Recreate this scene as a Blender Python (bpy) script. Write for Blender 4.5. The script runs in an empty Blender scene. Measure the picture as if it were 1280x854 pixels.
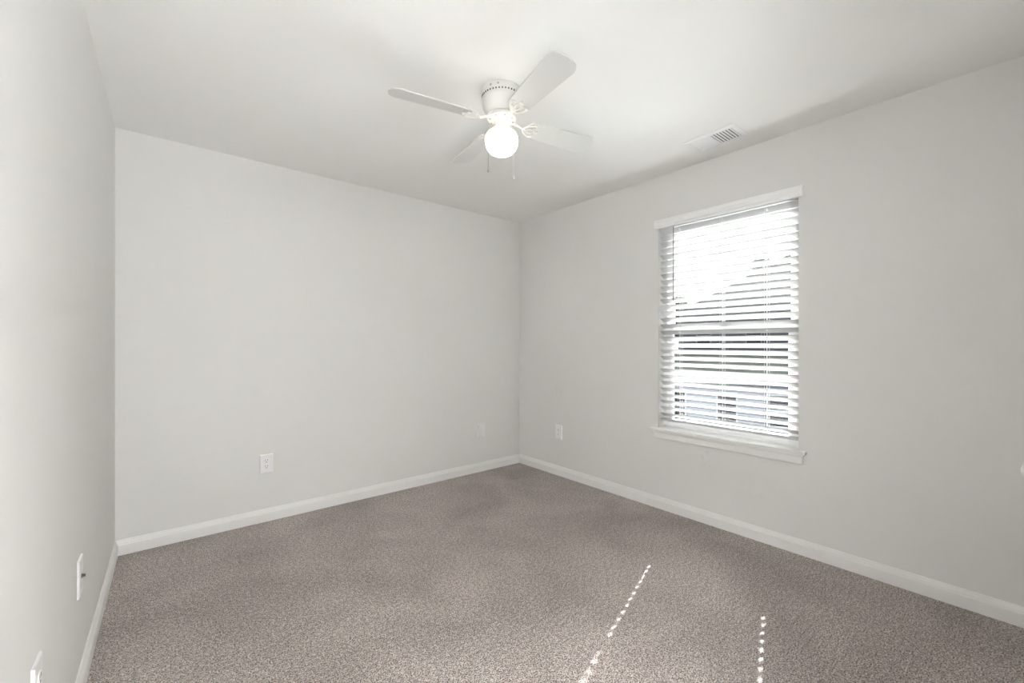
import bpy, bmesh, math, random
from mathutils import Vector, Matrix
R = math.radians
random.seed(7)
SC = bpy.context.scene
COL = SC.collection

# ------------------------------------------------------------------ camera
W, H, F = 1280.0, 854.0, 536.0
CX, CY, CZ = 0.183, -3.321, 1.208          # camera position in the room
YAW = R(39.64)
cd = bpy.data.cameras.new('camera')
cam = bpy.data.objects.new('camera', cd); COL.objects.link(cam)
cd.sensor_width = 36.0
cd.lens = F / W * 36.0
cd.shift_y = 3.0 / W
cd.clip_start = 0.02
cd.clip_end = 600
cam.location = (CX, CY, CZ)
cam.rotation_euler = (R(90), 0, -YAW)
SC.camera = cam

# ------------------------------------------------------------------ light and exposure
SUN_EL, SUN_STRENGTH, SKY_STRENGTH, EXPOSURE, LAMP, HALL_FILL = 38.4, 31.0, 2.0, 1.0, 2.3, 136.0
wd = bpy.data.worlds.new('sky'); SC.world = wd; wd.use_nodes = True
nt = wd.node_tree; nt.nodes.clear()
o_ = nt.nodes.new('ShaderNodeOutputWorld'); b_ = nt.nodes.new('ShaderNodeBackground')
g_ = nt.nodes.new('ShaderNodeValToRGB'); s_ = nt.nodes.new('ShaderNodeSeparateXYZ'); t_ = nt.nodes.new('ShaderNodeTexCoord')
g_.color_ramp.elements[0].position = 0.0; g_.color_ramp.elements[0].color = (0.95, 0.97, 1.0, 1)
g_.color_ramp.elements[1].position = 0.8; g_.color_ramp.elements[1].color = (0.62, 0.76, 1.0, 1)
nt.links.new(t_.outputs['Generated'], s_.inputs[0]); nt.links.new(s_.outputs['Z'], g_.inputs[0])
nt.links.new(g_.outputs[0], b_.inputs[0]); b_.inputs[1].default_value = SKY_STRENGTH
nt.links.new(b_.outputs[0], o_.inputs[0])
sl = bpy.data.lights.new('sun', 'SUN'); sl.energy = SUN_STRENGTH; sl.angle = R(0.45); sl.color = (1.0, 0.985, 0.97)
so = bpy.data.objects.new('sun', sl); COL.objects.link(so)
se = R(SUN_EL)
sdir = Vector((-0.948 * math.cos(se), -0.320 * math.cos(se), -math.sin(se)))   # way the sunlight travels
so.rotation_euler = sdir.to_track_quat('-Z', 'Y').to_euler(); so.location = (12, 3, 10)
hl = bpy.data.lights.new('hall_fill', 'AREA'); hl.shape = 'RECTANGLE'; hl.size = 1.4; hl.size_y = 0.3; hl.energy = HALL_FILL; hl.color = (0.95, 0.97, 1.0)
ho = bpy.data.objects.new('hall_fill', hl); COL.objects.link(ho); ho.location = (0.55, -3.72, 2.42)   # added fill light for the room, set in the unseen hallway
SC.view_settings.view_transform = 'Standard'
SC.view_settings.look = 'None'
SC.view_settings.gamma = 1.0
SC.view_settings.use_curve_mapping = False
SC.view_settings.exposure = EXPOSURE
wd.cycles.sampling_method = 'NONE'
SC.cycles.use_light_tree = True
SC.cycles.max_bounces = 16
SC.cycles.diffuse_bounces = 12
SC.cycles.transparent_max_bounces = 16
SC.cycles.use_adaptive_sampling = False
SC.cycles.use_denoising = True
SC.cycles.sample_clamp_indirect = 0
SC.cycles.caustics_reflective = False
SC.cycles.caustics_refractive = False

# ------------------------------------------------------------------ helpers
class MB:
    def __init__(s): s.bm = bmesh.new()
    def box(s, lo, hi, bev=0.0, seg=2):
        bm = bmesh.new(); bmesh.ops.create_cube(bm, size=1.0)
        c = [(a + b) / 2 for a, b in zip(lo, hi)]; d = [abs(b - a) for a, b in zip(lo, hi)]
        for v in bm.verts: v.co = Vector((c[0] + v.co.x * d[0], c[1] + v.co.y * d[1], c[2] + v.co.z * d[2]))
        if bev > 0: bmesh.ops.bevel(bm, geom=bm.edges[:], offset=bev, segments=seg, profile=0.5, affect='EDGES')
        return s.add(bm)
    def add(s, bm, mat=None):
        m = bpy.data.meshes.new('t')
        if mat is not None: bmesh.ops.transform(bm, matrix=mat, verts=bm.verts)
        bm.to_mesh(m); bm.free(); s.bm.from_mesh(m); bpy.data.meshes.remove(m)
        return s
    def quad(s, pts):
        s.bm.faces.new([s.bm.verts.new(p) for p in pts]); return s
    def lathe(s, prof, n=48, mat=None, cap=True):
        bm = bmesh.new(); rings = []
        for r, z in prof:
            if r < 1e-6: rings.append([bm.verts.new((0, 0, z))])
            else: rings.append([bm.verts.new((r * math.cos(2 * math.pi * i / n), r * math.sin(2 * math.pi * i / n), z)) for i in range(n)])
        for a, b in zip(rings, rings[1:]):
            for i in range(n):
                j = (i + 1) % n
                if len(a) == 1 and len(b) > 1: bm.faces.new((a[0], b[j], b[i]))
                elif len(b) == 1 and len(a) > 1: bm.faces.new((a[i], a[j], b[0]))
                elif len(a) > 1 and len(b) > 1: bm.faces.new((a[i], a[j], b[j], b[i]))
        if cap:
            for ring in (rings[0], rings[-1]):
                if len(ring) > 1: bm.faces.new(ring)
        bmesh.ops.recalc_face_normals(bm, faces=bm.faces)
        return s.add(bm, mat)
    def tube(s, pts, r, n=8, radii=None):
        bm = bmesh.new(); pts = [Vector(p) for p in pts]; rings = []
        up = None
        for i, p in enumerate(pts):
            d = (pts[min(i + 1, len(pts) - 1)] - pts[max(i - 1, 0)]).normalized()
            if up is None: up = Vector((0, 0, 1)) if abs(d.z) < 0.9 else Vector((1, 0, 0))
            a = d.cross(up).normalized(); b = a.cross(d).normalized(); up = b
            rr = radii[i] if radii else r
            rings.append([bm.verts.new(p + a * rr * math.cos(2 * math.pi * k / n) + b * rr * math.sin(2 * math.pi * k / n)) for k in range(n)])
        for a, b in zip(rings, rings[1:]):
            for k in range(n): bm.faces.new((a[k], a[(k + 1) % n], b[(k + 1) % n], b[k]))
        bm.faces.new(rings[0]); bm.faces.new(rings[-1])
        bmesh.ops.recalc_face_normals(bm, faces=bm.faces)
        return s.add(bm)
    def prism(s, outline, z0, z1, mat=None, bev=0.0):
        bm = bmesh.new()
        a = [bm.verts.new((x, y, z0)) for x, y in outline]; b = [bm.verts.new((x, y, z1)) for x, y in outline]
        bm.faces.new(a); bm.faces.new(b); n = len(a)
        for i in range(n): bm.faces.new((a[i], a[(i + 1) % n], b[(i + 1) % n], b[i]))
        bmesh.ops.recalc_face_normals(bm, faces=bm.faces)
        if bev > 0:
            es = [e for e in bm.edges if abs(e.verts[0].co.z - e.verts[1].co.z) < 1e-9]
            bmesh.ops.bevel(bm, geom=es, offset=bev, segments=2, profile=0.5, affect='EDGES')
        return s.add(bm, mat)
    def build(s, name, mat, parent=None, smooth=False, loc=None):
        me = bpy.data.meshes.new(name); s.bm.to_mesh(me); s.bm.free()
        me.materials.append(mat)
        if smooth:
            for p in me.polygons: p.use_smooth = True
            try: me.set_sharp_from_angle(angle=R(38))
            except Exception: pass
        o = bpy.data.objects.new(name, me); COL.objects.link(o)
        if parent is not None: o.parent = parent
        if loc is not None: o.location = loc
        return o

def empty(name, loc, rz=0.0):
    o = bpy.data.objects.new(name, None); COL.objects.link(o); o.empty_display_size = 0.05
    o.location = loc; o.rotation_euler = (0, 0, rz); return o
def tag(o, label=None, cat=None, group=None, kind=None):
    if label: o['label'] = label
    if cat: o['category'] = cat
    if group: o['group'] = group
    if kind: o['kind'] = kind
    return o
def copy_tree(o, parent=None):
    c = o.copy(); COL.objects.link(c); c.parent = parent
    for ch in list(o.children): copy_tree(ch, c)
    return c
def at(px, py, Z):
    """the place Z metres in front of the camera along the photograph's pixel px, py"""
    k = (px - 640.0) / F
    sn, cs = math.sin(YAW), math.cos(YAW)
    return Vector((CX + Z * (cs * k + sn), CY + Z * (cs - sn * k), CZ - (py - 430.0) / F * Z))

# ------------------------------------------------------------------ materials
def new_mat(name):
    m = bpy.data.materials.new(name); m.use_nodes = True
    return m, m.node_tree, m.node_tree.nodes['Principled BSDF']
def plain(name, col, rough=0.5, spec=0.3, metal=0.0, bump=0.0, scale=60.0, vary=0.0, vscale=3.0):
    m, t, p = new_mat(name)
    p.inputs['Base Color'].default_value = (*col, 1); p.inputs['Roughness'].default_value = rough
    p.inputs['Specular IOR Level'].default_value = spec; p.inputs['Metallic'].default_value = metal
    tc = t.nodes.new('ShaderNodeTexCoord')
    if vary > 0:
        n = t.nodes.new('ShaderNodeTexNoise'); n.inputs['Scale'].default_value = vscale; n.inputs['Detail'].default_value = 4
        r = t.nodes.new('ShaderNodeValToRGB')
        r.color_ramp.elements[0].position = 0.3; r.color_ramp.elements[0].color = (*[c * (1 - vary) for c in col], 1)
        r.color_ramp.elements[1].position = 0.7; r.color_ramp.elements[1].color = (*[min(1, c * (1 + vary)) for c in col], 1)
        t.links.new(tc.outputs['Object'], n.inputs['Vector']); t.links.new(n.outputs['Fac'], r.inputs[0]); t.links.new(r.outputs[0], p.inputs['Base Color'])
    if bump > 0:
        n = t.nodes.new('ShaderNodeTexNoise'); n.inputs['Scale'].default_value = scale; n.inputs['Detail'].default_value = 3
        b = t.nodes.new('ShaderNodeBump'); b.inputs['Strength'].default_value = bump; b.inputs['Distance'].default_value = 0.002
        t.links.new(tc.outputs['Object'], n.inputs['Vector']); t.links.new(n.outputs['Fac'], b.inputs['Height']); t.links.new(b.outputs[0], p.inputs['Normal'])
    return m

def scuffed_paint(name, col, spots):
    """flat wall paint with a roller stipple and a few grey rub marks at fixed places"""
    m = plain(name, col, 0.75, 0.2, bump=0.12, scale=220, vary=0.012, vscale=1.3)
    t = m.node_tree; p = t.nodes['Principled BSDF']
    prev = p.inputs['Base Color'].links[0].from_socket
    geo = t.nodes.new('ShaderNodeNewGeometry')
    nz = t.nodes.new('ShaderNodeTexNoise'); nz.inputs['Scale'].default_value = 28; nz.inputs['Detail'].default_value = 5
    t.links.new(geo.outputs['Position'], nz.inputs['Vector'])
    for (c, rad, amt) in spots:
        d = t.nodes.new('ShaderNodeVectorMath'); d.operation = 'DISTANCE'; d.inputs[1].default_value = c
        t.links.new(geo.outputs['Position'], d.inputs[0])
        mr = t.nodes.new('ShaderNodeMapRange'); mr.inputs[1].default_value = rad; mr.inputs[2].default_value = rad * 0.2
        mr.inputs[3].default_value = 0; mr.inputs[4].default_value = 1
        t.links.new(d.outputs['Value'], mr.inputs[0])
        th = t.nodes.new('ShaderNodeMapRange'); th.inputs[1].default_value = 0.5; th.inputs[2].default_value = 0.68; th.inputs[3].default_value = 0; th.inputs[4].default_value = amt
        t.links.new(nz.outputs['Fac'], th.inputs[0])
        mu = t.nodes.new('ShaderNodeMath'); mu.operation = 'MULTIPLY'
        t.links.new(mr.outputs[0], mu.inputs[0]); t.links.new(th.outputs[0], mu.inputs[1])
        mx = t.nodes.new('ShaderNodeMix'); mx.data_type = 'RGBA'
        t.links.new(mu.outputs[0], mx.inputs[0]); t.links.new(prev, mx.inputs[6])
        mx.inputs[7].default_value = (0.30, 0.29, 0.28, 1)
        prev = mx.outputs[2]
    t.links.new(prev, p.inputs['Base Color'])
    return m

def carpet_material():
    m, t, p = new_mat('carpet_pile')
    p.inputs['Roughness'].default_value = 0.95; p.inputs['Specular IOR Level'].default_value = 0.1
    p.inputs['Sheen Weight'].default_value = 0.25; p.inputs['Sheen Roughness'].default_value = 0.6
    tc = t.nodes.new('ShaderNodeTexCoord')
    def noise(scale, detail, rough=0.55, dist=0.0):
        n = t.nodes.new('ShaderNodeTexNoise'); n.inputs['Scale'].default_value = scale; n.inputs['Detail'].default_value = detail
        n.inputs['Roughness'].default_value = rough; n.inputs['Distortion'].default_value = dist
        t.links.new(tc.outputs['Object'], n.inputs['Vector']); return n
    def ramp(src, a, b, ca, cb):
        r = t.nodes.new('ShaderNodeValToRGB')
        r.color_ramp.elements[0].position = a; r.color_ramp.elements[0].color = ca
        r.color_ramp.elements[1].position = b; r.color_ramp.elements[1].color = cb
        t.links.new(src, r.inputs[0]); return r
    fib = noise(190, 2, 0.75)
    f = ramp(fib.outputs['Fac'], 0.41, 0.565, (0.07, 0.057, 0.053, 1), (0.61, 0.545, 0.508, 1))
    big = noise(1.7, 5, 0.6, 0.4)
    g = ramp(big.outputs['Fac'], 0.36, 0.66, (0.80, 0.78, 0.77, 1), (1.14, 1.13, 1.12, 1))
    mid = noise(62, 2, 0.6)
    h = ramp(mid.outputs['Fac'], 0.38, 0.62, (0.74, 0.72, 0.71, 1), (1.16, 1.16, 1.16, 1))
    m0 = t.nodes.new('ShaderNodeMix'); m0.data_type = 'RGBA'; m0.blend_type = 'MULTIPLY'; m0.inputs[0].default_value = 1
    t.links.new(f.outputs[0], m0.inputs[6]); t.links.new(h.outputs[0], m0.inputs[7])
    mx = t.nodes.new('ShaderNodeMix'); mx.data_type = 'RGBA'; mx.blend_type = 'MULTIPLY'; mx.inputs[0].default_value = 1
    t.links.new(m0.outputs[2], mx.inputs[6]); t.links.new(g.outputs[0], mx.inputs[7])
    t.links.new(mx.outputs[2], p.inputs['Base Color'])
    b = t.nodes.new('ShaderNodeBump'); b.inputs['Strength'].default_value = 0.45; b.inputs['Distance'].default_value = 0.006
    t.links.new(fib.outputs['Fac'], b.inputs['Height']); t.links.new(b.outputs[0], p.inputs['Normal'])
    return m

def glass_material():
    m = bpy.data.materials.new('window_glass'); m.use_nodes = True; t = m.node_tree; t.nodes.clear()
    o = t.nodes.new('ShaderNodeOutputMaterial'); mix = t.nodes.new('ShaderNodeMixShader')
    tr = t.nodes.new('ShaderNodeBsdfTransparent'); tr.inputs[0].default_value = (0.95, 0.97, 0.96, 1)
    gl = t.nodes.new('ShaderNodeBsdfGlossy'); gl.inputs['Roughness'].default_value = 0.02
    fr = t.nodes.new('ShaderNodeFresnel'); fr.inputs['IOR'].default_value = 1.45
    t.links.new(fr.outputs[0], mix.inputs[0]); t.links.new(tr.outputs[0], mix.inputs[1]); t.links.new(gl.outputs[0], mix.inputs[2])
    t.links.new(mix.outputs[0], o.inputs[0]); return m

def globe_material():
    m, t, p = new_mat('lit_opal_glass')
    p.inputs['Base Color'].default_value = (0.9, 0.88, 0.84, 1); p.inputs['Roughness'].default_value = 0.25
    p.inputs['Emission Color'].default_value = (1.0, 0.90, 0.76, 1); p.inputs['Emission Strength'].default_value = LAMP
    return m

def lawn_material():
    m = plain('lawn', (0.078, 0.074, 0.052), 0.9, 0.1, vary=0.25, vscale=0.6); return m
def siding_material(name, col, pitch):
    m, t, p = new_mat(name)
    p.inputs['Base Color'].default_value = (*col, 1); p.inputs['Roughness'].default_value = 0.7
    tc = t.nodes.new('ShaderNodeTexCoord'); w = t.nodes.new('ShaderNodeTexWave'); w.wave_type = 'BANDS'; w.bands_direction = 'Z'; w.wave_profile = 'SAW'
    w.inputs['Scale'].default_value = 1.0 / pitch / 3.2; b = t.nodes.new('ShaderNodeBump'); b.inputs['Strength'].default_value = 0.5; b.inputs['Distance'].default_value = 0.02
    t.links.new(tc.outputs['Object'], w.inputs['Vector']); t.links.new(w.outputs['Fac'], b.inputs['Height']); t.links.new(b.outputs[0], p.inputs['Normal'])
    return m

WALL = (0.75, 0.747, 0.737)
M = dict(
    wall=scuffed_paint('wall_paint', WALL, []),
    wall_win=scuffed_paint('window_wall_paint', WALL, [((3.03, -0.55, 0.78), 0.10, 0.16), ((3.03, -1.93, 0.44), 0.10, 0.13), ((3.03, -1.40, 0.42), 0.08, 0.08), ((3.03, -2.25, 0.30), 0.12, 0.06)]),
    ceiling=plain('ceiling_paint', (0.84, 0.84, 0.83), 0.8, 0.15, bump=0.15, scale=180),
    trim=plain('white_trim_paint', (0.82, 0.82, 0.81), 0.35, 0.4, bump=0.02, scale=40),
    carpet=carpet_material(),
    vinyl=plain('white_vinyl', (0.88, 0.88, 0.88), 0.4, 0.4, bump=0.02, scale=30),
    slat=plain('blind_slat_white', (0.60, 0.60, 0.60), 0.45, 0.35, bump=0.05, scale=25),
    cord=plain('white_cord', (0.80, 0.80, 0.79), 0.8, 0.2, bump=0.1, scale=900),
    wand=plain('clear_grey_wand', (0.30, 0.30, 0.31), 0.25, 0.5, bump=0.02, scale=20),
    fan=plain('fan_white_enamel', (0.74, 0.735, 0.715), 0.3, 0.5, bump=0.02, scale=30),
    blade=plain('fan_blade_white', (0.66, 0.665, 0.655), 0.4, 0.4, bump=0.03, scale=50),
    dark=plain('dark_slot', (0.02, 0.02, 0.02), 0.6, 0.2, bump=0.02, scale=40),
    brass=plain('dull_metal', (0.45, 0.42, 0.38), 0.35, 0.5, metal=0.9, bump=0.02, scale=80),
    plate=plain('white_plastic_plate', (0.84, 0.84, 0.85), 0.3, 0.5, bump=0.01, scale=60),
    vent=plain('vent_white_metal', (0.82, 0.82, 0.82), 0.35, 0.4, bump=0.02, scale=60),
    duct=plain('duct_grey', (0.16, 0.16, 0.17), 0.7, 0.2, bump=0.02, scale=20),
    jack=plain('dark_metal', (0.16, 0.155, 0.15), 0.4, 0.4, metal=0.5, bump=0.02, scale=80),
    bounce_tile=plain('hall_bounce_tile', (0.78, 0.78, 0.77), 0.5, 0.3, bump=0.05, scale=10, vary=0.03),
    glass=glass_material(), globe=globe_material(),
    lawn=lawn_material(),
    concrete=plain('pale_concrete', (0.85, 0.85, 0.84), 0.9, 0.1, bump=0.2, scale=15, vary=0.06, vscale=0.8),
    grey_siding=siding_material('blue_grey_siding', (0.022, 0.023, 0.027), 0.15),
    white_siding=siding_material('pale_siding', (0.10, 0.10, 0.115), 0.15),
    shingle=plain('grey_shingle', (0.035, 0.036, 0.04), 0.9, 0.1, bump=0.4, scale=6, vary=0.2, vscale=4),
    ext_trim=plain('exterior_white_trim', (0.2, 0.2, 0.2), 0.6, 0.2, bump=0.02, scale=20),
    ext_glass=plain('dark_window_glass', (0.012, 0.012, 0.015), 0.2, 0.03, bump=0.01, scale=2),
    bark=plain('bark', (0.09, 0.065, 0.045), 0.9, 0.1, bump=0.5, scale=12),
    leaf=plain('leaf_green', (0.015, 0.018, 0.010), 0.7, 0.2, vary=0.3, vscale=1.5),
)

# ------------------------------------------------------------------ room shell
XR, YF, HC = 3.03, -3.376, 2.44            # window wall, front wall, ceiling height
LEAN = 0.0192                              # the left wall is a little out of square
xl = lambda y: LEAN * y                    # its face at depth y
WY0, WY1, WZ0, WZ1 = -2.472, -1.576, 0.575, 2.095    # window opening
WT = 0.125

f = MB(); f.quad([(-0.3, YF - 0.3, 0), (XR + WT, YF - 0.3, 0), (XR + WT, 0.2, 0), (-0.3, 0.2, 0)])
f.quad([(-0.3, YF - 0.3, -0.2), (-0.3, 0.2, -0.2), (XR + WT, 0.2, -0.2), (XR + WT, YF - 0.3, -0.2)])
tag(f.build('floor', M['carpet']), kind='structure')
tag(MB().box((-0.3, YF - 0.3, HC), (XR + WT + 0.3, 0.3, HC + 0.2)).build('ceiling', M['ceiling']), kind='structure')
tag(MB().box((-0.3, 0.0, -0.2), (XR + WT, 0.15, HC)).build('wall_back', M['wall']), kind='structure')
lw = MB(); lw.prism([(xl(YF - 0.15), YF - 0.15), (0.0, 0.0), (-0.15, 0.0), (xl(YF - 0.15) - 0.15, YF - 0.15)], -0.2, HC)
tag(lw.build('wall_left', M['wall']), kind='structure')
rw = MB()
rw.box((XR, YF - 0.15, -0.2), (XR + WT, WY0, HC)); rw.box((XR, WY1, -0.2), (XR + WT, 0.0, HC))
rw.box((XR, WY0, -0.2), (XR + WT, WY1, WZ0)); rw.box((XR, WY0, WZ1), (XR + WT, WY1, HC))
tag(rw.build('wall_right', M['wall_win']), kind='structure')
# front wall with a closet opening
DX0, DX1, DH = 0.98, 2.50, 2.03
EX0, EX1 = 0.0, 0.80                      # the doorway the picture is taken from
fw = MB()
fw.box((xl(YF) - 0.1, YF - 0.12, -0.2), (EX0, YF, HC)); fw.box((EX0, YF - 0.12, DH), (EX1, YF, HC)); fw.box((EX1, YF - 0.12, -0.2), (DX0, YF, HC)); fw.box((DX1, YF - 0.12, -0.2), (XR, YF, HC)); fw.box((DX0, YF - 0.12, DH), (DX1, YF, HC))
tag(fw.build('wall_front', M['wall']), kind='structure')

# unseen hallway behind the doorway, added to house the room's fill light
HX0, HX1, HY = -0.7, 2.4, YF - 1.25
hw = MB(); hw.box((HX0 - 0.1, HY - 0.1, -0.2), (HX1 + 0.1, HY, HC)); hw.box((HX0 - 0.1, HY, -0.2), (HX0, YF - 0.12, HC)); hw.box((HX1, HY, -0.2), (HX1 + 0.1, YF - 0.12, HC))
hw.box((HX0, YF - 0.12, -0.2), (xl(YF) - 0.1, YF - 0.1, HC))
tag(hw.build('wall_hall', M['wall']), kind='structure')
tag(MB().box((HX0, HY, HC), (HX1, YF - 0.301, HC + 0.2)).build('ceiling_hall', M['ceiling']), kind='structure')
tag(MB().box((HX0, HY, -0.2), (HX1, YF - 0.301, 0.0)).build('floor_hall', M['bounce_tile']), kind='structure')  # pale floor added to bounce the fill light up into the room
c = MB()
c.box((EX0 - 0.055, YF, 0), (EX0, YF + 0.014, DH + 0.06), 0.003); c.box((EX1, YF, 0), (EX1 + 0.06, YF + 0.014, DH + 0.06), 0.003); c.box((EX0 - 0.055, YF, DH), (EX1 + 0.06, YF + 0.014, DH + 0.06), 0.003)
c.box((EX0 - 0.001, YF - 0.12, 0), (EX0 + 0.012, YF, DH)); c.box((EX1 - 0.012, YF - 0.12, 0), (EX1 + 0.001, YF, DH)); c.box((EX0, YF - 0.12, DH - 0.012), (EX1, YF, DH + 0.001))
tag(c.build('trim_2', M['trim']), kind='structure')

# baseboards: a moulded profile run along each wall
BB = [(0, 0), (0.013, 0), (0.013, 0.056), (0.0115, 0.060), (0.0095, 0.0625), (0.0095, 0.066), (0.008, 0.071), (0.0055, 0.077), (0.004, 0.084), (0, 0.086)]
def moulding(name, a, b, inward, mi=0.0, mj=0.0):
    a = Vector((a[0], a[1], 0)); b = Vector((b[0], b[1], 0)); d = (b - a).normalized(); n = Vector((inward[0], inward[1], 0)).normalized()
    m = MB(); bm = m.bm
    A = [bm.verts.new(a + n * t + d * (t * mi) + Vector((0, 0, z))) for t, z in BB]
    B = [bm.verts.new(b + n * t - d * (t * mj) + Vector((0, 0, z))) for t, z in BB]
    for i in range(len(A) - 1): bm.faces.new((A[i], A[i + 1], B[i + 1], B[i]))
    bm.faces.new(A); bm.faces.new(B)
    bmesh.ops.recalc_face_normals(bm, faces=bm.faces)
    return tag(m.build(name, M['trim']), kind='structure')
moulding('baseboard_back', (0, 0), (XR, 0), (0, -1), 1, 1)
moulding('baseboard_right', (XR, YF), (XR, 0), (-1, 0), 1, 1)
moulding('baseboard_left', (xl(YF), YF), (0, 0), (1, -LEAN), 1, 1)
moulding('baseboard_front_left', (EX1 + 0.06, YF), (DX0 - 0.06, YF), (0, 1), 0, 0)
moulding('baseboard_front_right', (DX1 + 0.06, YF), (XR, YF), (0, 1), 0, 1)

# closet: white folding doors in the front wall, one small knob reaching to the edge of the view
c = MB()
c.box((DX0 - 0.06, YF, 0), (DX0, YF + 0.014, DH + 0.06), 0.003); c.box((DX1, YF, 0), (DX1 + 0.06, YF + 0.014, DH + 0.06), 0.003)
c.box((DX0 - 0.06, YF, DH), (DX1 + 0.06, YF + 0.014, DH + 0.06), 0.003)
tag(c.build('trim_1', M['trim']), kind='structure')
door = empty('door_1', ((DX0 + DX1) / 2, YF, 0)); tag(door, kind='structure')
pw = (DX1 - DX0) / 4
for k in range(4):
    x0 = DX0 + k * pw - (DX0 + DX1) / 2
    p = MB(); p.box((x0 + 0.002, -0.012, 0.012), (x0 + pw - 0.002, 0.018, DH - 0.004), 0.002)
    for z0, z1 in ((0.14, 0.92), (1.06, 1.90)):
        p.box((x0 + 0.07, 0.017, z0), (x0 + pw - 0.07, 0.022, z1), 0.0022)
    p.build('door_panel', M['trim'], door)
kp = Vector((1.745, YF + 0.018, 0.913))
for kx in (kp.x,):
    kb = MB(); kb.lathe([(0.0, 0), (0.010, 0), (0.0085, 0.004), (0.006, 0.012), (0.006, 0.020), (0.011, 0.026), (0.0150, 0.034), (0.0155, 0.041), (0.012, 0.048), (0.0, 0.051)], 32, Matrix.Rotation(R(-90), 4, 'X'))
    k_ = kb.build('knob', M['fan'], door, True, (kx - (DX0 + DX1) / 2, 0.018, kp.z))

# ------------------------------------------------------------------ window
win = empty('window_1', (XR, (WY0 + WY1) / 2, WZ0)); tag(win, kind='structure')
wy0, wy1 = WY0 - (WY0 + WY1) / 2, WY1 - (WY0 + WY1) / 2
ih = WZ1 - WZ0
def rect_frame(m, x0, x1, y0, y1, z0, z1, wl, wr, wb, wt, bev=0.003):
    m.box((x0, y0, z0), (x1, y0 + wl, z1), bev); m.box((x0, y1 - wr, z0), (x1, y1, z1), bev)
    m.box((x0, y0 + wl, z0), (x1, y1 - wr, z0 + wb), bev); m.box((x0, y0 + wl, z1 - wt), (x1, y1 - wr, z1), bev)
fr = MB(); rect_frame(fr, 0.066, 0.124, wy0, wy1, 0.0, ih, 0.035, 0.035, 0.035, 0.035)
fr.build('window_frame', M['vinyl'], win)
RAIL = 1.30 - WZ0
ls = MB(); rect_frame(ls, 0.071, 0.094, wy0 + 0.033, wy1 - 0.033, 0.033, RAIL + 0.022, 0.042, 0.042, 0.05, 0.044)
lo = ls.build('lower_sash', M['vinyl'], win)
us = MB(); rect_frame(us, 0.097, 0.119, wy0 + 0.033, wy1 - 0.033, RAIL - 0.022, ih - 0.033, 0.036, 0.036, 0.044, 0.036)
up = us.build('upper_sash', M['vinyl'], win)
MB().box((0.081, wy0 + 0.070, 0.078), (0.084, wy1 - 0.070, RAIL - 0.018)).build('pane', M['glass'], lo)
MB().box((0.107, wy0 + 0.064, RAIL + 0.018), (0.110, wy1 - 0.064, ih - 0.064)).build('pane', M['glass'], up)
lk = MB(); lk.box((0.068, -0.025, RAIL + 0.022), (0.080, 0.025, RAIL + 0.032), 0.003); lk.box((0.066, -0.006, RAIL + 0.030), (0.076, 0.03, RAIL + 0.038), 0.003)
lk.build('sash_lock', M['vinyl'], lo)
# stool and apron
sy0, sy1 = -2.513 - (WY0 + WY1) / 2, -1.526 - (WY0 + WY1) / 2
st = MB()
bm = bmesh.new()
outl = [(-0.035, sy0), (-0.035, sy1), (0.0, sy1), (0.0, wy1), (0.067, wy1), (0.067, wy0), (0.0, wy0), (0.0, sy0)]
st.prism(outl, 0.0, 0.021, None, 0.004)
st.build('window_sill', M['trim'], win)
ap = MB(); ap.box((-0.016, sy0 + 0.018, -0.057), (0.0, sy1 - 0.018, 0.0), 0.004); ap.box((-0.021, sy0 + 0.012, -0.014), (0.0, sy1 - 0.012, 0.0), 0.004)
ap.build('apron', M['trim'], win)

# ------------------------------------------------------------------ blind
BX = XR + 0.036
blind = empty('window_blind', (BX, (WY0 + WY1) / 2, WZ0))
tag(blind, 'white wide-slat horizontal blind lowered over the window, slats half tilted', 'blind')
PITCH, TILT, NS = 0.0462, R(34), 30
SW, ST = 0.050, 0.0024
hy0, hy1 = wy0 + 0.006, wy1 - 0.006
hole_y = [-1.725 - (WY0 + WY1) / 2, -2.293 - (WY0 + WY1) / 2]
def slat_mesh():
    xs = [-SW / 2, -0.0085, 0.0085, SW / 2]; HW = 0.0046
    ys = [hy0]
    for h in sorted(hole_y): ys += [h - HW, h + HW]
    ys.append(hy1)
    holes = {(1, 1), (1, 3)}
    m = MB(); bm = m.bm; V = {}
    def v(i, j, k):
        if (i, j, k) not in V: V[(i, j, k)] = bm.verts.new((xs[i], ys[j], (-ST / 2, ST / 2)[k]))
        return V[(i, j, k)]
    solid = lambda i, j: 0 <= i < 3 and 0 <= j < len(ys) - 1 and (i, j) not in holes
    for i in range(3):
        for j in range(len(ys) - 1):
            if not solid(i, j): continue
            bm.faces.new((v(i, j, 1), v(i + 1, j, 1), v(i + 1, j + 1, 1), v(i, j + 1, 1)))
            bm.faces.new((v(i, j, 0), v(i, j + 1, 0), v(i + 1, j + 1, 0), v(i + 1, j, 0)))
            if not solid(i - 1, j): bm.faces.new((v(i, j, 0), v(i, j, 1), v(i, j + 1, 1), v(i, j + 1, 0)))
            if not solid(i + 1, j): bm.faces.new((v(i + 1, j, 0), v(i + 1, j + 1, 0), v(i + 1, j + 1, 1), v(i + 1, j, 1)))
            if not solid(i, j - 1): bm.faces.new((v(i, j, 0), v(i + 1, j, 0), v(i + 1, j, 1), v(i, j, 1)))
            if not solid(i, j + 1): bm.faces.new((v(i, j + 1, 0), v(i, j + 1, 1), v(i + 1, j + 1, 1), v(i + 1, j + 1, 0)))
    bmesh.ops.recalc_face_normals(bm, faces=bm.faces)
    return m
ZS0 = 0.690 - WZ0
s0 = slat_mesh().build('slat', M['slat'], blind)
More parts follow.
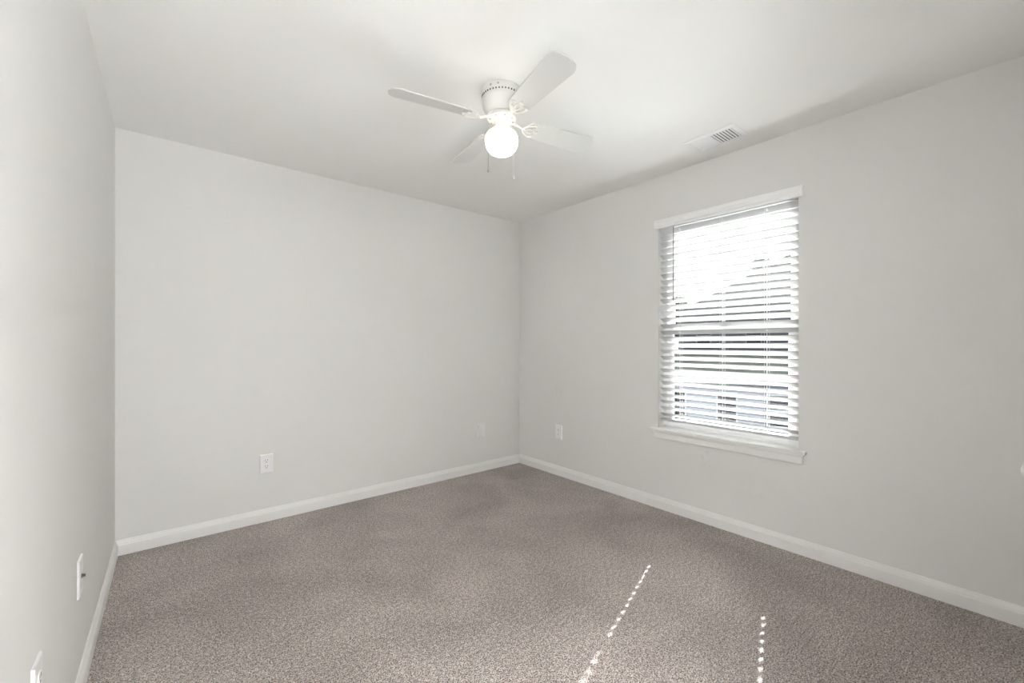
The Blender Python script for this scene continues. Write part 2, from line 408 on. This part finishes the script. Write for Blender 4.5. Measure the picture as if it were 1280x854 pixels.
for k in range(NS):
    s = s0 if k == 0 else s0.copy()
    if k: COL.objects.link(s); s.parent = blind
    s.location = (0, 0, ZS0 + k * PITCH); s.rotation_euler = (0, TILT, 0)   # room-side edge up, outer edge down
br = MB(); br.box((-0.024, hy0, 0.646 - WZ0), (0.024, hy1, 0.661 - WZ0), 0.004)
br.build('bottom_rail', M['slat'], blind)
hr = MB(); hr.box((-0.026, hy0, 2.050 - WZ0), (0.026, hy1, 2.092 - WZ0), 0.002)
hr.build('headrail', M['slat'], blind)
# valance: moulded board with short returns, standing proud of the wall
VP = [(0.0, 2.050), (0.0, 2.112), (-0.004, 2.112), (-0.006, 2.108), (-0.0065, 2.100), (-0.010, 2.096), (-0.012, 2.090), (-0.012, 2.068), (-0.010, 2.063), (-0.0065, 2.060), (-0.006, 2.054), (-0.004, 2.050)]
vy0, vy1 = -2.500 - (WY0 + WY1) / 2, -1.560 - (WY0 + WY1) / 2
va = MB(); bm = va.bm; xb = -0.036 - 0.022
A = [bm.verts.new((xb + x, vy0 + (0 if x > -0.001 else 0), z - WZ0)) for x, z in VP]; B = [bm.verts.new((xb + x, vy1, z - WZ0)) for x, z in VP]
for i in range(len(A)): bm.faces.new((A[i], A[(i + 1) % len(A)], B[(i + 1) % len(A)], B[i]))
bm.faces.new(A); bm.faces.new(B); bmesh.ops.recalc_face_normals(bm, faces=bm.faces)
for y0, y1 in ((vy0, vy0 + 0.006), (vy1 - 0.006, vy1)): va.box((xb, y0, 2.050 - WZ0), (-0.036, y1, 2.112 - WZ0), 0.001)
va.build('valance', M['vinyl'], blind)
for j, hy in enumerate(hole_y + [0.0]):
    ca = math.cos(TILT) * SW / 2 + 0.0012; sa = math.sin(TILT) * SW / 2
    lc = MB()
    for dy in (-0.0065, 0.0065):
        lc.tube([(-ca, hy + dy, 0.66 - WZ0), (-ca, hy + dy, 2.06 - WZ0)], 0.0006, 6)
        lc.tube([(ca, hy + dy, 0.65 - WZ0), (ca, hy + dy, 2.05 - WZ0)], 0.0006, 6)
    for k in range(NS):
        z = ZS0 + k * PITCH - ST / 2 - 0.0008
        for dy in (-0.0065, 0.0065):
            lc.tube([(-ca, hy + dy, z + sa), (ca, hy + dy, z - sa)], 0.0005, 5)
    lc.build('ladder_cord', M['cord'], blind)
    if j < 2:
        MB().tube([(0, hy, 0.655 - WZ0), (0, hy, 2.06 - WZ0)], 0.0008, 6).build('lift_cord', M['cord'], blind)
wd_y = -1.700 - (WY0 + WY1) / 2
wm = MB(); wm.tube([(-0.045, wd_y, 2.045 - WZ0), (-0.046, wd_y, 1.535 - WZ0)], 0.0038, 6)
wm.tube([(-0.046, wd_y, 1.545 - WZ0), (-0.046, wd_y, 1.52 - WZ0)], 0.0055, 10); wm.tube([(-0.030, wd_y, 2.058 - WZ0), (-0.045, wd_y, 2.05 - WZ0), (-0.045, wd_y, 2.035 - WZ0)], 0.002, 8)
wm.build('wand', M['wand'], blind)

# ------------------------------------------------------------------ ceiling fan
fc = at(627.0, 430, 2.09)
fan = empty('ceiling_fan', (fc.x, fc.y, HC))
tag(fan, 'white four-blade hugger ceiling fan with a lit round globe light', 'ceiling fan')
hs = MB(); hs.lathe([(0.0, 0), (0.0955, 0), (0.097, -0.003), (0.097, -0.030), (0.0945, -0.034), (0.0945, -0.040), (0.097, -0.044), (0.0965, -0.060), (0.093, -0.078), (0.086, -0.096), (0.076, -0.110), (0.066, -0.118), (0.0, -0.118)], 64)
hb = hs.build('motor_housing', M['fan'], fan, True)
vs = MB()
for i in range(40):
    a = 2 * math.pi * i / 40
    m = Matrix.Rotation(a, 4, 'Z') @ Matrix.Translation((0.0950, 0, -0.037))
    bm = bmesh.new(); bmesh.ops.create_cube(bm, size=1.0)
    for v in bm.verts: v.co = Vector((v.co.x * 0.004, v.co.y * 0.0048, v.co.z * 0.0065))
    vs.add(bm, m)
vs.build('cooling_slots', M['dark'], hb)
for a in (200, 222, 20, 110):
    sm = MB(); sm.lathe([(0.0, 0.0), (0.005, 0.0), (0.0045, 0.002), (0.0, 0.003)], 12, Matrix.Rotation(R(a), 4, 'Z') @ Matrix.Translation((0.0965, 0, -0.017)) @ Matrix.Rotation(R(90), 4, 'Y'))
    sm.build('canopy_screw', M['brass'], hb)
fly = MB(); fly.lathe([(0.0, -0.118), (0.060, -0.118), (0.070, -0.122), (0.072, -0.130), (0.068, -0.140), (0.050, -0.144), (0.0, -0.144)], 48)
fl = fly.build('flywheel', M['fan'], fan, True)
for i in range(8):
    a = 2 * math.pi * (i + 0.5) / 8
    bo = MB(); bo.lathe([(0.0, -0.1415), (0.0045, -0.1415), (0.0045, -0.145), (0.0, -0.146)], 10, Matrix.Translation((0.057 * math.cos(a), 0.057 * math.sin(a), 0)))
    bo.build('bolt', M['brass'], fl)
sw = MB(); sw.lathe([(0.0, -0.140), (0.046, -0.140), (0.048, -0.146), (0.044, -0.152), (0.040, -0.156), (0.040, -0.182), (0.044, -0.186), (0.044, -0.196), (0.040, -0.200), (0.0, -0.200)], 48)
sw.build('switch_housing', M['fan'], fan, True)
gb = MB(); gb.lathe([(0.040, -0.190), (0.044, -0.194), (0.058, -0.199), (0.071, -0.209), (0.079, -0.225), (0.081, -0.243), (0.078, -0.264), (0.070, -0.284), (0.058, -0.298), (0.042, -0.307), (0.022, -0.311), (0.0, -0.312)], 64, cap=False)
gb.build('globe', M['globe'], fan, True)
BR, BZ, PIT = 0.545, -0.150, R(14)
def fan_arm():
    m = MB()
    m.tube([(0.060, 0, 0.012), (0.085, 0, 0.006), (0.112, 0, -0.006), (0.135, 0, -0.008)], 0.007, 8, [0.008, 0.007, 0.006, 0.006])
    for s in (-1, 1):
        m.tube([(0.118, 0.0, -0.0075), (0.130, 0.020 * s, -0.0078), (0.150, 0.034 * s, -0.0078), (0.172, 0.040 * s, -0.0078), (0.186, 0.032 * s, -0.0078), (0.182, 0.022 * s, -0.0078), (0.170, 0.022 * s, -0.0078)], 0.0048, 8)
        m.tube([(0.135, 0.0, -0.0078), (0.150, 0.010 * s, -0.0078), (0.168, 0.012 * s, -0.0078), (0.190, 0.0, -0.0078)], 0.0045, 8)
    m.lathe([(0.0, -0.010), (0.010, -0.010), (0.010, -0.004), (0.0, -0.004)], 16, Matrix.Translation((0.196, 0, 0)))
    for s in (-1, 1): m.lathe([(0.0, -0.010), (0.008, -0.010), (0.008, -0.004), (0.0, -0.004)], 16, Matrix.Translation((0.172, 0.040 * s, 0)))
    return m
def blade_outline():
    r0, w0, w1 = 0.142, 0.050, 0.066
    pts = []
    def arc(cx, cy, r, a0, a1, n):
        for i in range(n + 1):
            a = R(a0 + (a1 - a0) * i / n); pts.append((cx + r * math.cos(a), cy + r * math.sin(a)))
    arc(r0 + 0.022, -w0 + 0.022, 0.022, 180, 270, 5)
    arc(BR - 0.05, -w1 + 0.045, 0.045, 270, 335, 6)
    arc(BR - 0.012, 0, 0.012 + 0.0, -20, 20, 3)
    arc(BR - 0.05, w1 - 0.045, 0.045, 25, 90, 6)
    arc(r0 + 0.022, w0 - 0.022, 0.022, 90, 180, 5)
    return pts
def iron_and_blade():
    a = fan_arm().build('blade_arm', M['fan'], fan, True)
    b = MB().prism(blade_outline(), -0.003, 0.003, None, 0.0012).build('blade', M['blade'], fan)
    return a, b
# blade headings measured from the photograph (angles in the floor plan)
heads = []
for px, py in ((738, 187), (690, 70), (490, 105), (577, 207)):
    z = F * (HC + BZ - CZ) / (430.0 - py); p = at(px, py, z); heads.append(math.atan2(p.y - fc.y, p.x - fc.x))
base = sum((h - k) for h, k in zip(heads, (0, 0, 0, 0))) * 0
def angle_fix(h, ref): 
    while h - ref > math.pi: h -= 2 * math.pi
    while h - ref < -math.pi: h += 2 * math.pi
    return h
a0 = heads[0]
est = [angle_fix(heads[0], a0), angle_fix(heads[1] + R(90), a0), angle_fix(heads[2] + R(180), a0), angle_fix(heads[3] - R(90), a0)]
HEAD = sum(est) / 4
arm0, bl0 = iron_and_blade()
for k in range(4):
    a, b = (arm0, bl0) if k == 0 else (arm0.copy(), bl0.copy())
    if k:
        for q in (a, b): COL.objects.link(q); q.parent = fan
    h = HEAD - k * R(90)
    for q in (a, b):
        q.location = (0, 0, BZ)
        q.rotation_euler = Matrix.Rotation(h, 3, 'Z').__matmul__(Matrix.Rotation(-PIT, 3, 'X')).to_euler()
def to_fan(X, Zd, z):     # offset in camera right / camera depth
    sn, cs = math.sin(YAW), math.cos(YAW)
    return Vector((X * cs + Zd * sn, -X * sn + Zd * cs, z))
def pull_chain(X, Zd, zb, fobmat):
    e = MB(); n = Vector((X, Zd)); n.normalize()
    pts = [to_fan(n.x * 0.040, n.y * 0.040, -0.176), to_fan(n.x * 0.052, n.y * 0.052, -0.180), to_fan(X * 0.9, Zd * 0.9, -0.200), to_fan(X, Zd, -0.222), to_fan(X, Zd, zb + 0.02)]
    e.tube(pts, 0.0011, 6)
    L = (Vector(pts[3]) - Vector(pts[4])).length; nb = int(L / 0.0042)
    for i in range(nb):
        bm = bmesh.new(); bmesh.ops.create_icosphere(bm, subdivisions=1, radius=0.0017)
        e.add(bm, Matrix.Translation(Vector(pts[3]).lerp(Vector(pts[4]), i / nb)))
    c_ = e.build('pull_chain', M['brass'] if fobmat == 'brass' else M['fan'], fan)
    fb = MB(); fb.lathe([(0.0, 0.022), (0.0025, 0.021), (0.0045, 0.014), (0.005, 0.006), (0.0045, 0.001), (0.0, 0.0)], 14, Matrix.Translation(to_fan(X, Zd, zb)))
    fb.build('chain_pull', M[fobmat], c_, True)
pull_chain(-0.062, -0.060, -0.418, 'brass')
pull_chain(0.058, -0.062, -0.455, 'fan')

# ------------------------------------------------------------------ ceiling vent
vc = Vector((XR - 0.264, -(0.0), HC))
pl = [Vector((at(px, 430, F * (HC - CZ) / (430 - py)).x, at(px, 430, F * (HC - CZ) / (430 - py)).y, HC)) for px, py in ((854.2, 179.1), (917.3, 153.3), (935.7, 167.5), (872.8, 191.5))]
ctr = sum(pl, Vector()) / 4
vent = empty('ceiling_vent', (ctr.x, ctr.y, HC))
tag(vent, 'white rectangular metal air register in the ceiling above the window', 'vent')
VL, VW = 0.153, 0.100       # half length (along the wall), half width
vf = MB()
def ring(m, hx, hy, ix, iy, z0, z1):     # sloping flange
    bm = m.bm
    o = [bm.verts.new((sx * hx, sy * hy, z0)) for sx, sy in ((-1, -1), (1, -1), (1, 1), (-1, 1))]
    i_ = [bm.verts.new((sx * ix, sy * iy, z1)) for sx, sy in ((-1, -1), (1, -1), (1, 1), (-1, 1))]
    for k in range(4): bm.faces.new((o[k], o[(k + 1) % 4], i_[(k + 1) % 4], i_[k]))
ring(vf, VW, VL, VW, VL, 0.0, -0.003); ring(vf, VW, VL, VW - 0.012, VL - 0.012, -0.003, -0.008)
ring(vf, VW - 0.012, VL - 0.012, VW - 0.026, VL - 0.026, -0.008, -0.008); ring(vf, VW - 0.026, VL - 0.026, VW - 0.026, VL - 0.026, -0.008, -0.001)
vf.box((-VW + 0.026, -0.006, -0.008), (VW - 0.026, 0.006, -0.0035))
vf.build('frame', M['vent'], vent)
MB().box((-VW + 0.02, -VL + 0.02, -0.0012), (VW - 0.02, VL - 0.02, 0.0)).build('duct_opening', M['duct'], vent)
iy, ix = VL - 0.028, VW - 0.026
for half in (-1, 1):
    for k in range(7):
        yc = half * (0.015 + k * (iy - 0.022) / 6.0)
        m = MB(); m.box((-ix, -0.0070, -0.0004), (ix, 0.0070, 0.0004))
        o = m.build('louver', M['vent'], vent, loc=(0, yc, -0.0058)); o.rotation_euler = (R(-14) * half, 0, 0)
for s in (-1, 1):
    sc_ = MB(); sc_.lathe([(0, -0.0105), (0.004, -0.0095), (0.0045, -0.0075), (0, -0.0075)], 12, Matrix.Translation((0, s * (VL - 0.019), 0)))
    sc_.build('screw', M['vent'], vent, True)
lv = MB(); lv.box((VW - 0.034, VL - 0.05, -0.016), (VW - 0.030, VL - 0.042, -0.006), 0.001); lv.build('damper_lever', M['vent'], vent)

# ------------------------------------------------------------------ wall plates
# local frame: +x right along the wall, +y out of the wall, z up
PWD, PHT = 0.080, 0.127
def plate_mesh():
    m = MB(); bm = m.bm
    def loop(hx, hz, y): return [bm.verts.new((sx * hx, y, sz * hz)) for sx, sz in ((-1, -1), (1, -1), (1, 1), (-1, 1))]
    L = [loop(PWD / 2, PHT / 2, 0), loop(PWD / 2, PHT / 2, 0.003), loop(PWD / 2 - 0.0025, PHT / 2 - 0.0025, 0.0058), loop(PWD / 2 - 0.006, PHT / 2 - 0.006, 0.0066)]
    for a, b in zip(L, L[1:]):
        for k in range(4): bm.faces.new((a[k], a[(k + 1) % 4], b[(k + 1) % 4], b[k]))
    bm.faces.new(L[-1]); bm.faces.new(L[0]); bmesh.ops.recalc_face_normals(bm, faces=bm.faces)
    return m
def outlet(name, loc, rz, label, kind='duplex'):
    e = empty(name, loc, rz); tag(e, label, 'wall outlet' if kind == 'duplex' else 'wall plate', 'white wall plates')
    plate_mesh().build('cover_plate', M['plate'], e)
    if kind == 'duplex':
        for dz in (0.0195, -0.0195):
            m = MB()
            ol = []
            for i in range(24):
                a = 2 * math.pi * i / 24
                ol.append((0.0172 * math.cos(a), max(-0.0142, min(0.0142, 0.0172 * math.sin(a)))))
            m.prism(ol, 0.0, 0.0025, Matrix.Translation((0, 0.0062, dz)) @ Matrix.Rotation(R(90), 4, 'X') @ Matrix.Rotation(R(180), 4, 'X'), 0.0006)
            r_ = m.build('receptacle', M['plate'], e)
            sl_ = MB()
            sl_.box((-0.0078, 0.0084, dz + 0.0005), (-0.0056, 0.0090, dz + 0.0100)); sl_.box((0.0056, 0.0084, dz + 0.0015), (0.0078, 0.0090, dz + 0.0092))
            sl_.lathe([(0, 0), (0.0030, 0), (0.0030, 0.0006), (0, 0.0006)], 12, Matrix.Translation((0, 0.0084, dz - 0.0072)) @ Matrix.Rotation(R(-90), 4, 'X'))
            sl_.build('slots', M['dark'], r_)
        m = MB(); m.lathe([(0, 0), (0.0034, 0), (0.003, 0.0012), (0, 0.0016)], 14, Matrix.Translation((0, 0.0064, 0)) @ Matrix.Rotation(R(-90), 4, 'X'))
        m.build('screw', M['plate'], e)
    else:
        m = MB(); m.lathe([(0, 0), (0.0072, 0), (0.0072, 0.003), (0.0048, 0.003), (0.0048, 0.010), (0.0026, 0.010), (0.0026, 0.008), (0, 0.008)], 20, Matrix.Translation((0, 0.0062, 0)) @ Matrix.Rotation(R(-90), 4, 'X'))
        m.build('cable_jack', M['jack'], e)
        for dz in (-0.042, 0.042):
            m = MB(); m.lathe([(0, 0), (0.0034, 0), (0.003, 0.0012), (0, 0.0016)], 14, Matrix.Translation((0, 0.0064, dz)) @ Matrix.Rotation(R(-90), 4, 'X'))
            m.build('screw', M['plate'], e)
    return e
ZP = 0.398
bx = lambda s: XR - s
outlet('wall_outlet', (bx(2.272), 0, ZP - 0.006), R(180), 'white duplex outlet low on the back wall, left part, nothing plugged in')
outlet('wall_outlet', (bx(0.485), 0, ZP - 0.012), R(180), 'white outlet plate behind the plug-in box on the back wall')
outlet('wall_outlet', (XR, -0.560, ZP), R(90), 'white duplex outlet on the window wall near the far corner')
def on_left(v): return (xl(-v), -v)
x_, y_ = on_left(1.230); outlet('cable_plate', (x_, y_, ZP + 0.008), R(-90) - LEAN, 'white cable jack plate on the left wall with a dark connector in its middle', 'jack')
x_, y_ = on_left(1.842); outlet('wall_outlet', (x_, y_, ZP + 0.008), R(-90) - LEAN, 'white outlet plate on the left wall cut off by the bottom of the photo')
# plug-in box on the outlet by the corner
pb = empty('plug_in_box', (bx(0.497), -0.0095, ZP - 0.012), R(180))
tag(pb, 'small white plug-in box in the back wall outlet near the corner', 'plug-in device')
m = MB(); m.prism([(-0.034, -0.052), (0.034, -0.052), (0.034, 0.048), (0.028, 0.056), (-0.028, 0.056), (-0.034, 0.048)], 0.0, 0.034, Matrix.Rotation(R(90), 4, 'X') @ Matrix.Scale(-1, 4, (0, 0, 1)), 0.005)
bd = m.build('casing', M['plate'], pb)
m = MB(); m.prism([(-0.022, -0.012), (0.022, -0.012), (0.022, 0.026), (-0.022, 0.026)], 0.0, 0.002, Matrix.Translation((0, 0.0335, 0)) @ Matrix.Rotation(R(90), 4, 'X') @ Matrix.Scale(-1, 4, (0, 0, 1)), 0.0006)
m.build('front_panel', M['plate'], pb)
m = MB(); m.box((-0.016, 0.010, -0.0545), (0.004, 0.024, -0.0505), 0.001); m.build('socket', M['dark'], pb)

# ------------------------------------------------------------------ outside, an upper-floor view
GZ = -2.9
def gz(x):      # lawn climbs gently away from the street
    t = max(0.0, min(1.0, (x - 26.0) / 16.0)); t = t * t * (3 - 2 * t)
    return GZ + 3.1 * t
g = MB(); bm = g.bm; NX, NY = 60, 24; G = []
for i in range(NX + 1):
    x = 20.0 + 130.0 * (i / NX) ** 1.3
    G.append([bm.verts.new((x, -60 + 160 * j / NY, gz(x))) for j in range(NY + 1)])
for i in range(NX):
    for j in range(NY): bm.faces.new((G[i][j], G[i + 1][j], G[i + 1][j + 1], G[i][j + 1]))
tag(g.build('ground', M['lawn']), kind='structure')
g2 = MB(); g2.box((7.5, -60, GZ - 0.2), (20.0, 100, GZ))
tag(g2.build('ground_2', M['concrete']), kind='structure')      # unseen street and drive, made pale to bounce sunlight onto the ceiling
g3 = MB(); g3.box((3.2, -60, GZ - 0.2), (7.5, 100, GZ))
tag(g3.build('ground_3', M['lawn']), kind='structure')          # own front lawn, unseen; darker strip added to even out the ceiling bounce

def gable(name, base, rz, w, d, h, rise, wall, label, over=0.4):
    """a house: x across its front (front faces -y), y depth; ridge runs front to back"""
    e = empty(name, base, rz); tag(e, label, 'house')
    m = MB(); m.prism([(-w / 2, 0), (w / 2, 0), (w / 2, h), (0, h + rise), (-w / 2, h)], 0, d, Matrix.Rotation(R(90), 4, 'X') @ Matrix.Scale(-1, 4, (0, 0, 1)))
    m.build('wall', M[wall], e)
    r = MB(); sl = rise / (w / 2); t = 0.18
    for s in (-1, 1):
        ol = [(0, h + rise + 0.02), (s * (w / 2 + over), h - sl * over + 0.02), (s * (w / 2 + over), h - sl * over + 0.02 + t), (0, h + rise + 0.02 + t)]
        r.prism(ol, -over, d + over, Matrix.Rotation(R(90), 4, 'X') @ Matrix.Scale(-1, 4, (0, 0, 1)))
    r.build('roof', M['shingle'], e)
    return e
def house_window(e, x, z, w, h, trim='ext_trim'):
    f = MB(); b = 0.08
    f.box((x - w / 2 - b, -0.05, z - b), (x - w / 2, 0.0, z + h + b)); f.box((x + w / 2, -0.05, z - b), (x + w / 2 + b, 0.0, z + h + b))
    f.box((x - w / 2, -0.05, z - b), (x + w / 2, 0.0, z)); f.box((x - w / 2, -0.05, z + h), (x + w / 2, 0.0, z + h + b)); f.box((x - w / 2, -0.04, z + h / 2 - 0.06), (x + w / 2, 0.0, z + h / 2 + 0.06))
    o = f.build('window', M[trim], e)
    MB().box((x - w / 2, -0.02, z), (x + w / 2, -0.005, z + h)).build('pane', M['ext_glass'], o)
# far house across the lawn, gable end towards the window
p0 = at(905, 430, 40.0)
view = math.atan2(p0.y - CY, p0.x - CX)
c1 = at(985, 430, 40.0); c1.z = 0
hz = gz(c1.x) - 0.3
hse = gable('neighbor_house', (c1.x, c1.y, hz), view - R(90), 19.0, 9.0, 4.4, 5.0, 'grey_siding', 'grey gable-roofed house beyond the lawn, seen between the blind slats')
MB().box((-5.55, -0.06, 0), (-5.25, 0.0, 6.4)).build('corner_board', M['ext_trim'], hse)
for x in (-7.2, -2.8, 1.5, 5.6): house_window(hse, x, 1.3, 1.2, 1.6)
# low pale garage nearer, just beyond the drive
q = at(905, 430, 20.0); 
gar = empty('garage', (q.x, q.y, GZ), view - R(90)); tag(gar, 'low pale-sided garage with dark windows, seen through the lowest blind slats', 'garage')
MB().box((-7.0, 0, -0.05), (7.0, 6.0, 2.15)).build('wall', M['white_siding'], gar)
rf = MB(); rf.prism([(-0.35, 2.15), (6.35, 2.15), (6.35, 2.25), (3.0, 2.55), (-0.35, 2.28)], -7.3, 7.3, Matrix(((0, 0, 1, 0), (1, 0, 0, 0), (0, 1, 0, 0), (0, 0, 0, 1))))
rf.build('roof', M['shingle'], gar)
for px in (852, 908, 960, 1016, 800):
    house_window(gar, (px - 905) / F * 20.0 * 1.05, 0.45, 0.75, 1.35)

def tree(loc, h, label):
    e = empty('tree', loc); tag(e, label, 'tree', 'trees beyond the lawn')
    MB().tube([(0, 0, -0.3), (0.1, 0, h * 0.3), (0.0, 0.1, h * 0.6), (0.1, 0, h * 0.9)], 0.2, 10, [0.28, 0.2, 0.13, 0.04]).build('trunk', M['bark'], e)
    m = MB(); bm = m.bm
    for i in range(2600):
        z = random.uniform(0.22, 1.0); rr = (1 - abs(z - 0.5) * 1.5) * h * 0.32 * math.sqrt(random.random()); a = random.uniform(0, 6.283)
        c = Vector((max(rr, 0.15) * math.cos(a), max(rr, 0.15) * math.sin(a), z * h)); s = random.uniform(0.12, 0.24)
        q = Matrix.Rotation(random.uniform(0, 6.28), 3, 'Z') @ Matrix.Rotation(random.uniform(-1.2, 1.2), 3, 'X')
        bm.faces.new([bm.verts.new(c + q @ Vector(v)) for v in ((-s, -s * 0.5, 0), (0, -s * 0.8, 0), (s, 0, 0), (0, s * 0.8, 0), (-s, s * 0.5, 0))])
    m.build('foliage', M['leaf'], e)
for px, Z, h, lb in ((850, 60.0, 7.5, 'dark leafy tree left of the grey house outside'), (950, 58.0, 12.5, 'tall tree rising behind the grey house roof outside')):
    p = at(px, 430, Z); tree((p.x, p.y, gz(p.x)), h, lb)
